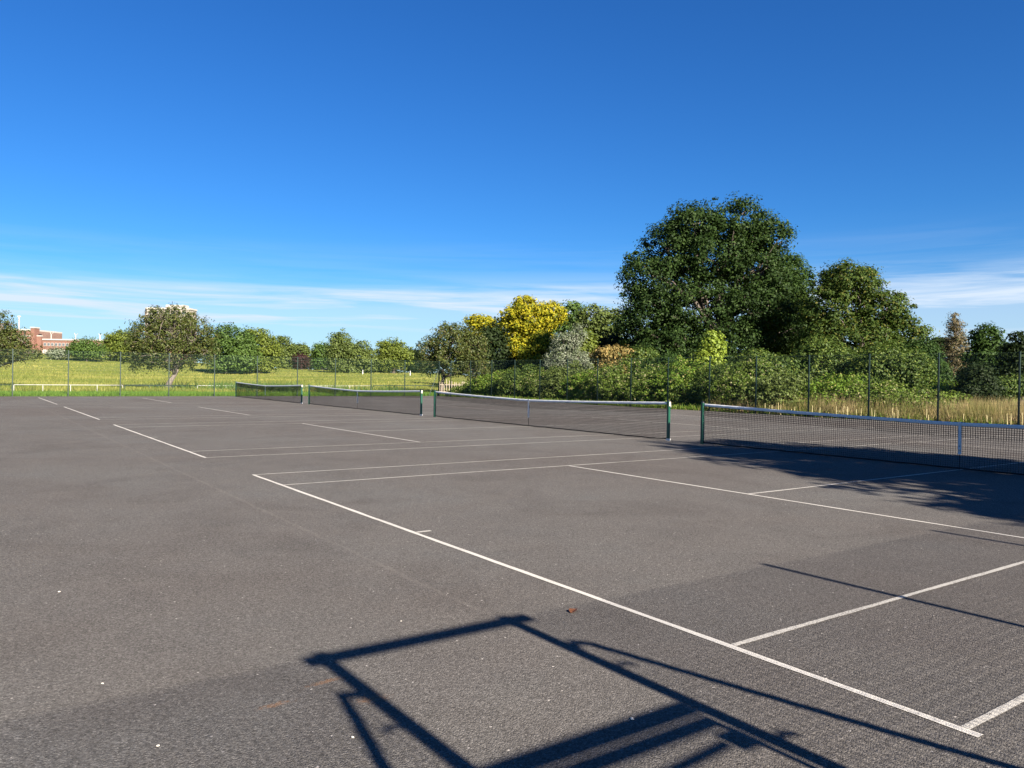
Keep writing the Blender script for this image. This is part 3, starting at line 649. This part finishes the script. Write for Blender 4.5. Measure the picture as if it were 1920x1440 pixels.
# --- park trees across the meadow
for i, (nm, lab, d, tx, spec, n, mt, lf) in enumerate([
    ('park_tree', 'light green tree between the brick building and the leaning hawthorn', 138, 228, [(228, 644, 26, 22), (210, 650, 16, 16), (245, 655, 24, 22), (222, 662, 22, 12)], 9000, 'parklight', .42),
    ('round_bush', 'round dark green bush on the rise before the brick building', 132, 162, [(162, 654, 25, 16), (152, 660, 18, 10), (178, 660, 16, 9)], 6500, 'park', .36),
    ('round_bush', 'low grey-green bush on the rise before the brick building', 131, 109, [(109, 663, 15, 7)], 2500, 'silver', .3),
    ('park_tree', 'broad green tree right of the leaning hawthorn', 122, 424, [(435, 645, 34, 32), (415, 655, 26, 30), (450, 668, 32, 26), (425, 680, 34, 16)], 15000, 'park', .40),
    ('park_tree', 'rounded green tree beside the broad one, left of the bare gap', 128, 487, [(482, 648, 26, 30), (500, 662, 22, 28), (470, 672, 24, 22), (490, 685, 30, 12)], 13000, 'parklight', .40),
    ('park_tree', 'narrow olive tree left of the copper one', 165, 530, [(530, 648, 13, 16), (520, 665, 16, 20), (535, 675, 18, 18)], 7000, 'park2', .46),
    ('park_tree', 'small olive tree behind the copper one', 170, 562, [(560, 660, 18, 13), (572, 668, 8, 12)], 4500, 'park2', .46),
    ('copper_tree', 'small dark copper-leaved tree far across the meadow', 158, 564, [(563, 678, 12, 13)], 3000, 'purple', .4),
    ('park_tree', 'dark green tree left of the tall lobed one', 172, 604, [(604, 668, 16, 22), (596, 678, 12, 14)], 6500, 'park', .46),
    ('park_tree', 'tall lobed tree, highest in the middle of the far tree line', 142, 645, [(641, 645, 18, 22), (640, 670, 26, 26), (672, 668, 26, 24), (690, 680, 14, 18), (655, 688, 34, 14)], 16000, 'park2', .42),
    ('park_tree', 'rounded light tree between the tall lobed one and the corner hawthorn', 150, 738, [(732, 662, 24, 22), (748, 672, 22, 22), (722, 680, 20, 16)], 10000, 'parklight', .42),
    ('park_tree', 'dark tree behind the rounded light one near the corner hawthorn', 158, 775, [(772, 676, 20, 20), (712, 690, 16, 10), (790, 690, 20, 12)], 7000, 'dark', .44),
    ('park_tree', 'small dark tree showing under the crown of the leaning hawthorn', 140, 270, [(275, 680, 26, 12), (255, 684, 18, 8)], 5000, 'park', .38)]):
    spec = [(a, b_ - .06 * r_y, r_x * 1.14, r_y * 1.1) for a, b_, r_x, r_y in spec]
    tree(nm, lab, 'bush' if 'bush' in nm else 'tree', d, tx, spec, int(n * 1.4), lf * .82, 1.0, mt, 120 + i, r0=.35 if 'bush' not in nm else .1, per=30, twigs=14, group='trees across the meadow')
# distant wood closing the gaps of the tree line
def wood():
    rng = np.random.default_rng(77); bl = []
    for px in range(540, 1000, 14): bl.append((P(px, 690 - rng.uniform(0, 9), 235), (3.2, 3.2, rng.uniform(2.2, 3.6))))
    pos, nrm, cc = crown(bl, 16000, .6, 1.3, rng, 26)
    o_ = link('distant_wood', leaf_mesh('distant_wood', pos, nrm, .7, rng), M['dark']); tag(o_, 'dark distant wood closing the tree line across the meadow', 'wood', kind='stuff')
wood()
# --- tall tree outside the picture to the right: its shadow lies over the nearest net
tree('shade_tree', 'tree outside the near fence whose shadow lies across the nearest net', 'tree', 0, 0,
     [((11.2, -8, 5.2), (4.4, 3.6, 2.3)), ((11.6, -8, 7.7), (3.3, 3.0, 1.9)), ((12.2, -8, 9.7), (2.2, 2.0, 1.3)), ((10.7, -8, 10.0), (.8, 1.2, .6)), ((13.8, -8, 8.0), (1.6, 2.0, 1.8)), ((8.5, -8.4, 5.6), (1.9, 2, 1.0)), ((9.3, -8, 7.9), (.8, 1.2, .6))],
     38000, .24, .5, 'ash', 200, r0=.3, per=34, shell=.2, twigs=120, base=(11.2, -8))

# ------------------------------------------------------------------ grass
def grass(name, label, cat, x, y, h, mat, seed, blades=3, width=.03, lean=.35, tuft=.08):
    rng = np.random.default_rng(seed); n = len(x)
    X = np.repeat(x, blades) + rng.normal(size=n * blades) * tuft; Y = np.repeat(y, blades) + rng.normal(size=n * blades) * tuft
    Z = terrain(X, Y) - .02; H = np.repeat(h, blades) * rng.uniform(.55, 1.15, n * blades); m_ = n * blades
    a = rng.uniform(0, 2 * math.pi, m_); wd = width * rng.uniform(.6, 1.4, m_)
    l = rng.normal(size=(m_, 2)) * lean
    v = np.empty((m_, 3, 3)); v[:, 0] = np.stack([X - np.cos(a) * wd, Y - np.sin(a) * wd, Z], 1); v[:, 1] = np.stack([X + np.cos(a) * wd, Y + np.sin(a) * wd, Z], 1)
    v[:, 2] = np.stack([X + l[:, 0] * H, Y + l[:, 1] * H, Z + H], 1)
    me = bpy.data.meshes.new(name); me.vertices.add(3 * m_); me.vertices.foreach_set('co', v.reshape(-1).astype(np.float32))
    me.loops.add(3 * m_); me.loops.foreach_set('vertex_index', np.arange(3 * m_, dtype=np.int32))
    me.polygons.add(m_); me.polygons.foreach_set('loop_start', np.arange(0, 3 * m_, 3, dtype=np.int32))
    try: me.polygons.foreach_set('loop_total', np.full(m_, 3, dtype=np.int32))
    except Exception: pass
    at = me.attributes.new('rnd', 'FLOAT', 'FACE'); at.data.foreach_set('value', rng.random(m_).astype(np.float32)); me.update(calc_edges=True)
    tag(link(name, me, M[mat]), label, cat, kind='stuff')
rng = np.random.default_rng(9)
n = 26000; x = rng.uniform(-8, 32, n); y = FY1 + .18 + 6.2 * rng.random(n) ** 1.3
grass('verge_grass', 'lush green grass verge behind the far fence', 'grass', x, y, .16 + .22 * rng.random(n), 'lush', 1, 4, .022, .4)
n = 90000; d = 60 + 110 * rng.random(n) ** 1.25; pxs = rng.uniform(-60, 860, n); lx = (pxs - 960) / F * d
x = CAM[0] + FH[0] * d + RH[0] * lx; y = CAM[1] + FH[1] * d + RH[1] * lx; k = (y > FY1 + 5.0) & (rng.random(n) > .75 * sstep(92, 125, d)); x, y, d = x[k], y[k], d[k]
grass('meadow_grass', 'tall yellowing meadow grass beyond the far fence', 'grass', x, y, (.30 + .28 * rng.random(len(x))) * (1 - .55 * sstep(85, 115, d)), 'meadow', 2, 3, .05, .3, .15)
n = 24000; x = FX + .25 + 9 * rng.random(n) ** 1.1; y = rng.uniform(3, 27, n); k = (y < 22) | (x < FX + 1.0); x, y = x[k], y[k]
grass('dry_grass', 'tall dry tan grass behind the right fence', 'grass', x, y, (.6 + .6 * rng.random(len(x))) * np.clip((x - FX + .3) / 1.2, .45, 1), 'dry', 3, 4, .013, .22, .1)
n = 11000; x = FX + .2 + .7 * rng.random(n); y = rng.uniform(3, 54, n)
grass('fence_foot_weeds', 'green weeds along the foot of the right fence', 'weeds', x, y, .15 + .3 * rng.random(n) ** 2, 'bramble2', 4, 3, .03, .4)
n = 900; d = 62 + 12 * rng.random(n); pxs = np.concatenate([rng.uniform(400, 560, 600), rng.uniform(280, 760, 300)]); lx = (pxs - 960) / F * d
x = CAM[0] + FH[0] * d + RH[0] * lx; y = CAM[1] + FH[1] * d + RH[1] * lx; k = y > FY1 + 1
grass('tall_weeds', 'taller green weeds scattered through the meadow', 'weeds', x[k], y[k], .6 + .5 * rng.random(k.sum()), 'park', 5, 6, .05, .35, .15)

# ------------------------------------------------------------------ rail on the meadow
def rail(p0, p1, n, mat, label, h=.62, r=.02, name='meadow_rail'):
    p0 = np.array(p0, float); p1 = np.array(p1, float); L = np.linalg.norm(p1 - p0)
    root = tag(empty(name, (*p0, float(terrain(*p0)))), label, 'railing'); z0 = float(terrain(*p0))
    pts = []
    for i in range(n + 1):
        q = p0 + (p1 - p0) * i / n; z = float(terrain(*q)) - z0; pts.append((*(q - p0), z + h))
        MB().tube([(*(q - p0), z - .2), (*(q - p0), z + h - r)], r * .95, 8).build('rail_post', M[mat], root, True)
    MB().tube(pts, r, 8).build('top_rail', M[mat], root, True)
def RP(px): # points of the rail line below photo column px
    t_ = (px - 100) / 560; return np.array([1.8, 65.3]) * (1 - t_) + np.array([27.4, 69.2]) * t_
def on_line(px):
    d_ = P(px, 720, 1.0) - CAM; a = np.array([1.8, 65.3]); u_ = np.array([27.4, 69.2]) - a
    A = np.array([[d_[0], -u_[0]], [d_[1], -u_[1]]]); s = np.linalg.solve(A, a - CAM[:2]); return a + s[1] * u_
rail(on_line(-70), on_line(22), 4, 'darkrail', 'dark meadow rail at the left edge of the picture')
rail(on_line(26), on_line(230), 4, 'rail', 'white meadow rail left of the leaning hawthorn')
rail(on_line(234), on_line(366), 3, 'darkrail', 'dark meadow rail at the foot of the leaning hawthorn', .62, .045)
rail(on_line(370), on_line(696), 7, 'rail', 'white meadow rail seen behind the far nets')
rail(on_line(700), on_line(815), 3, 'darkrail', 'dark meadow rail beside the corner hawthorn', .62, .04)

# paling remains at the far corner
def palings():
    root = tag(empty('picket_fence', (FX + .35, FY1 + .5, 0)), 'remains of a bleached picket fence under the corner hawthorn', 'fence')
    rng = random.Random(8)
    for i in range(17):
        h = rng.uniform(1.15, 1.45); x = i * .22; y = -i * .05; tl = rng.uniform(-.05, .05)
        MB().add([(x-.035, y, -.1), (x+.035, y, -.1), (x+.035+tl, y, h-.06), (x+tl, y, h), (x-.035+tl, y, h-.06),
                  (x-.035, y+.02, -.1), (x+.035, y+.02, -.1), (x+.035+tl, y+.02, h-.06), (x+tl, y+.02, h), (x-.035+tl, y+.02, h-.06)],
                 [(0,1,2,3,4), (9,8,7,6,5), (0,5,6,1), (1,6,7,2), (2,7,8,3), (3,8,9,4), (4,9,5,0)]).build('picket', M['picket'], root)
    for z in (.35, .95): MB().add([(-.1,.023,z-.03),(3.6,-.80,z-.03),(3.6,-.80,z+.03),(-.1,.023,z+.03),(-.1,.053,z-.03),(3.6,-.77,z-.03),(3.6,-.77,z+.03),(-.1,.053,z+.03)],
                                  [(0,1,2,3),(7,6,5,4),(0,4,5,1),(1,5,6,2),(2,6,7,3),(3,7,4,0)]).build('picket_rail', M['picket'], root)
palings()
# dead stalks at the foot of the right fence
def stalks():
    rng = random.Random(3); mb = MB()
    for i in range(46):
        y = rng.uniform(9, 23); x = FX + rng.uniform(.08, .3); h = rng.uniform(.25, .62)
        mb.tube([(x, y, -.05), (x + rng.uniform(-.03, .03), y + rng.uniform(-.03, .03), h)], [.016, .009], 5)
    tag(mb.build('cut_stalks', M['stalk']), 'pale cut stalks along the foot of the right fence', 'stalks', kind='stuff')
stalks()

# ------------------------------------------------------------------ buildings
def lz(px, py, d):
    q = P(px, py, d); dx, dy = q[0] - CAM[0], q[1] - CAM[1]; return dx * RH[0] + dy * RH[1], q[2]
def world_root(name, px, d, label, cat):
    q = P(px, 700, d); return tag(empty(name, (q[0], q[1], 0), -YAW), label, cat), lz(px, 700, d)[0]
def brick_building():
    D = 262
    root, l0 = world_root('brick_building', 100, D, 'long red brick building on the skyline at the left', 'building')
    X = lambda px: lz(px, 650, D)[0] - l0
    Z = lambda px, py: lz(px, py, D)[1]
    zr = Z(140, 638.5)                                             # parapet of the low wing
    MB().box((X(78), 0, -1), (X(330), 14, zr)).build('wing_wall', M['brick'], root)
    MB().box((X(78) - .1, -.25, zr + .002), (X(330) + .1, 14.2, zr + .45)).build('parapet', M['trim'], root)
    z2 = Z(40, 620)
    MB().box((X(-140), -1.5, -1), (X(65), 16, z2)).build('tall_wall', M['brick'], root)
    MB().box((X(-140) - .2, -1.8, z2 + .002), (X(65) - .1, 16.2, z2 + .5)).build('parapet', M['trim'], root)
    MB().box((X(-140), -1.75, Z(40, 631)), (X(65) - .1, -1.502, Z(40, 629.5))).build('string_course', M['trim'], root)
    zt = Z(69, 616)
    MB().box((X(65), -2.2, -1), (X(72), 0.6, zt)).build('stair_tower', M['brick'], root)
    MB().box((X(65) - .15, -2.35, zt + .002), (X(72) + .15, .75, zt + .4)).build('tower_cap', M['trim'], root)
    MB().box((X(72) + .002, -.9, -1), (X(80), -.002, Z(76, 631))).build('link_wall', M['brick'], root)
    MB().box((X(72) + .02, -1.0, Z(76, 631) + .002), (X(80) + .1, 0, Z(76, 631) + .35)).build('link_coping', M['trim'], root)
    za, zb = Z(110, 649), Z(110, 643)
    win = MB().box((0, -.06, 0), (.95, .0, zb - za)).mesh('window'); win.materials.append(M['trim'])
    pane = MB().box((.12, -.10, .12), (.44, -.062, zb - za - .12)).box((.51, -.10, .12), (.83, -.062, zb - za - .12)).mesh('pane'); pane.materials.append(M['glass'])
    x = X(82); i = 0
    while x < X(325):
        o_ = link('window', win, None, root); o_.location = (x, -.002, za); link('pane', pane, None, o_)
        x += 1.25 if i % 7 != 6 else 1.9; i += 1
    zc, zd = Z(110, 672), Z(110, 655.5)
    hw = 1.6
    arch = [(-hw, 0, zc - zd)] + [(hw * math.cos(a), 0, hw * .8 * math.sin(a) - hw * .8) for a in np.linspace(math.pi, 0, 9)] + [(hw, 0, zc - zd)]
    v_ = [(q[0], -.12, q[2]) for q in arch] + [(q[0], .0, q[2]) for q in arch]; k_ = len(arch)
    am = MB().add(v_, [tuple(range(k_ - 1, -1, -1))] + [(j, (j + 1) % k_, k_ + (j + 1) % k_, k_ + j) for j in range(k_)]).mesh('arched_window'); am.materials.append(M['trim'])
    x = X(84)
    while x < X(325):
        o_ = link('arched_window', am, None, root); o_.location = (x, -.003, zd)
        x += 4.1
    for px in (-60, -40, -20, 0, 20, 40, 55):
        o_ = link('window', win, None, root); o_.location = (X(px), -1.502, Z(40, 642)); link('pane', pane, None, o_)
    for px, top in ((91, 627), (137, 629), (183, 630)):
        z = Z(px, top); z0_ = Z(px, 638) + .4
        fl = MB().tube([(X(px), 1.5, z0_), (X(px), 1.5, z)], .16, 6).tube([(X(px), 1.5, z), (X(px) + .8, 1.5, z + .7)], .09, 5).tube([(X(px), 1.5, z), (X(px) - .4, 1.5, z + .9)], .09, 5).build('roof_mast', M['trim'], root)
    MB().tube([(X(32), 1, z2), (X(32), 1, Z(32, 593))], .2, 6).tube([(X(32) - .5, 1, Z(32, 593)), (X(32) + .5, 1, Z(32, 593))], .25, 5).build('roof_mast', M['trim'], root)
    MB().tube([(X(52), -1.6, Z(52, 634)), (X(52), -1.6, Z(52, 619))], .25, 6).build('flue', M['darkmetal'], root)
    MB().box((X(74), -.6, Z(76, 631) + .35), (X(80), -.5, Z(77, 626.5))).build('roof_railing', M['darkmetal'], root)
brick_building()
def tower_block():
    D = 430
    root, l0 = world_root('tower_block', 320, D, 'pale tower block showing above the leaning hawthorn', 'building')
    X = lambda px: lz(px - 2, 600, D)[0] - l0
    Z = lambda px, py: lz(px, py, D)[1]
    zt = Z(300, 580)
    MB().box((X(277), 0, -1), (X(358), 9, zt)).build('wall', M['concrete'], root)
    MB().box((X(277) - .4, -.5, zt + .003), (X(358) + .4, 9.4, zt + .9)).build('parapet', M['trim'], root)
    MB().box((X(310), 2, zt + .9), (X(345), 8, Z(330, 571))).build('plant_room', M['trim'], root)
    MB().tube([(X(319), 4, Z(320, 572)), (X(319), 4, Z(320, 564))], .15, 5).build('aerial', M['darkmetal'], root)
    MB().box((X(272), 1.5, -1), (X(277) - .002, 8, Z(275, 578))).build('stair_core', M['tile'], root)
    ww = MB().box((0, -.1, 0), (2.2, 0, 1.5)).mesh('window'); ww.materials.append(M['glass'])
    sp_ = MB().box((0, -.2, 0), (2.4, -.0, .9)).mesh('spandrel'); sp_.materials.append(M['brick'])
    z = zt - 2.4
    while z > 8:
        x = X(277) + 1
        while x < X(358) - 2.5:
            o_ = link('window', ww, None, root); o_.location = (x, -.003, z)
            x += 3.1
        MB().box((X(277) - .2, -.35, z - .75), (X(358) + .2, -.004, z - .45)).build('floor_band', M['trim'], root)
        z -= 2.9
tower_block()
def house():
    D = 118
    root, l0 = world_root('house', 1752, D, 'house with a brown tiled roof peeping out left of the brown conifer', 'house')
    X = lambda px: lz(px, 670, D)[0] - l0
    Z = lambda px, py: lz(px, py, D)[1]
    zr, ze = Z(1745, 660), Z(1745, 688)
    x0, x1 = X(1700), X(1790)
    MB().box((x0 + .3, .3, -1), (x1 - .3, 7.7, ze)).build('wall', M['brick'], root)
    MB().add([(x0, 0, ze), (x1, 0, ze), (x1, 8, ze), (x0, 8, ze), (x0 + 1.2, 4, zr), (x1 - 2.2, 4, zr)], [(0, 1, 5, 4), (2, 3, 4, 5), (1, 2, 5), (3, 0, 4), (0, 3, 2, 1)]).build('roof', M['tile'], root)
    MB().box((X(1737), 3.2, zr - 1), (X(1746), 4.4, Z(1741, 656))).build('chimney', M['concrete'], root)
    MB().tube([(X(1756), 1.6, zr - .6), (X(1763), .4, ze + .7)], .18, 4).build('verge', M['white'], root)
    for px in (1715, 1735, 1755, 1772):
        w_ = MB().box((X(px), .2, ze - 2.2), (X(px) + 1.2, .298, ze - .9)).build('window', M['white'], root)
        MB().box((X(px) + .12, .15, ze - 2.1), (X(px) + 1.08, .198, ze - 1.0)).build('pane', M['glass'], w_)
house()
def van():
    D = 175; q = P(604, 700, D); z = float(terrain(q[0], q[1]))
    root = tag(empty('parked_van', (q[0], q[1], z), -YAW), 'tiny white van parked under the far trees', 'van')
    MB().add([(-1.6,0,.45),(1.9,0,.45),(1.9,0,1.25),(1.2,0,1.45),(.8,0,2.2),(-1.6,0,2.25)] + [(-1.6,1.8,.45),(1.9,1.8,.45),(1.9,1.8,1.25),(1.2,1.8,1.45),(.8,1.8,2.2),(-1.6,1.8,2.25)],
             [(0,1,2,3,4,5),(11,10,9,8,7,6)] + [(j,6+j,6+(j+1)%6,(j+1)%6) for j in range(6)]).build('body', M['white'], root)
    for x in (-1.0, 1.2):
        for y in (.0, 1.6): MB().tube([(x, y - .02, .33), (x, y + .22, .33)], .33, 12).build('wheel', M['tyre'], root)
    MB().add([(.2,-.02,1.4),(1.05,-.02,1.4),(.75,-.02,2.05),(.2,-.02,2.05)], [(0,1,2,3)]).build('side_window', M['glass'], root)
van()
for px, py, lab in ((680, 702, 'tiny white marker post under the tall lobed tree'), (769, 704, 'white marker post left of the corner hawthorn')):
    q = P(px, py, 135); z = float(terrain(q[0], q[1]))
    o_ = tag(empty('marker_post', (q[0], q[1], z)), lab, 'post', 'white marker posts across the meadow')
    MB().cbox((-.07, -.07, -.2), (.07, .07, .8), .02).build('post', M['white'], o_); MB().box((-.073, -.073, .56), (.073, .073, .66)).build('band', M['darkmetal'], o_)

# ------------------------------------------------------------------ small things on the tarmac
def ground_at(px, py):
    d_ = FW + RT * (px - 960) / F + UP * (720 - py) / F; t_ = -CAM[2] / d_[2]; return CAM + d_ * t_
def pebble(px, py, s, lab, seed):
    q = ground_at(px, py); rng = np.random.default_rng(seed); mb = MB(); vs = []; n = 8
    for j, (zr, rr) in enumerate(((0, .75), (.3, 1), (.62, .8), (.8, .35))):
        for k in range(n):
            a = 2 * math.pi * k / n; e_ = rr * s * (1 + .18 * math.sin(2 * a + seed) + rng.uniform(-.08, .08)); vs.append((e_ * math.cos(a) * 1.25, e_ * math.sin(a), zr * s))
    fs = [(j*n+k, j*n+(k+1)%n, (j+1)*n+(k+1)%n, (j+1)*n+k) for j in range(3) for k in range(n)] + [tuple(range(3*n, 4*n)), tuple(range(n-1, -1, -1))]
    o_ = mb.add(vs, fs).build('pebble', M['stone'], None, True); o_.location = (q[0], q[1], .0005); o_.rotation_euler[2] = seed
    tag(o_, lab, 'pebble', 'white pebbles on the tarmac')
pebble(1185, 1349, .010, 'largest white pebble, inside the gate shadow near the bottom edge', 1)
pebble(661, 1383, .007, 'white pebble left of the slanting strut shadow', 2)
pebble(192, 1282, .006, 'white pebble alone on the tarmac at the lower left', 3)
pebble(296, 1399, .007, 'white pebble close to the bottom edge on the left', 4)
pebble(111, 1110, .008, 'white pebble far left, farthest up the open tarmac', 5)
pebble(752, 1180 - 15, .005, 'white pebble beyond the top bar of the gate shadow', 6)
def dead_leaf():
    q = ground_at(1075, 1147); v = []; f = []
    pts = [(-.05, 0, .004), (-.03, .022, .012), (0, .032, .018), (.03, .018, .012), (.055, 0, .006), (.03, -.02, .014), (0, -.03, .02), (-.03, -.02, .01), (0, 0, .006)]
    top = [(x, y, z) for x, y, z in pts]; bot = [(x, y, z - .0012) for x, y, z in pts]
    f = [(k, (k + 1) % 8, 8) for k in range(8)] + [(9 + (k + 1) % 8, 9 + k, 17) for k in range(8)] + [(k, 9 + k, 9 + (k + 1) % 8, (k + 1) % 8) for k in range(8)]
    mb = MB().add(top + bot, f); o_ = mb.build('fallen_leaf', M['deadleaf']); o_.location = (q[0], q[1], .001); o_.rotation_euler[2] = .5
    MB().tube([(.05, 0, .005), (.085, .006, .003)], .0015, 4).build('leaf_stem', M['deadleaf'], o_)
    tag(o_, 'single curled brown leaf lying on the tarmac beside the baseline', 'leaf')
dead_leaf()
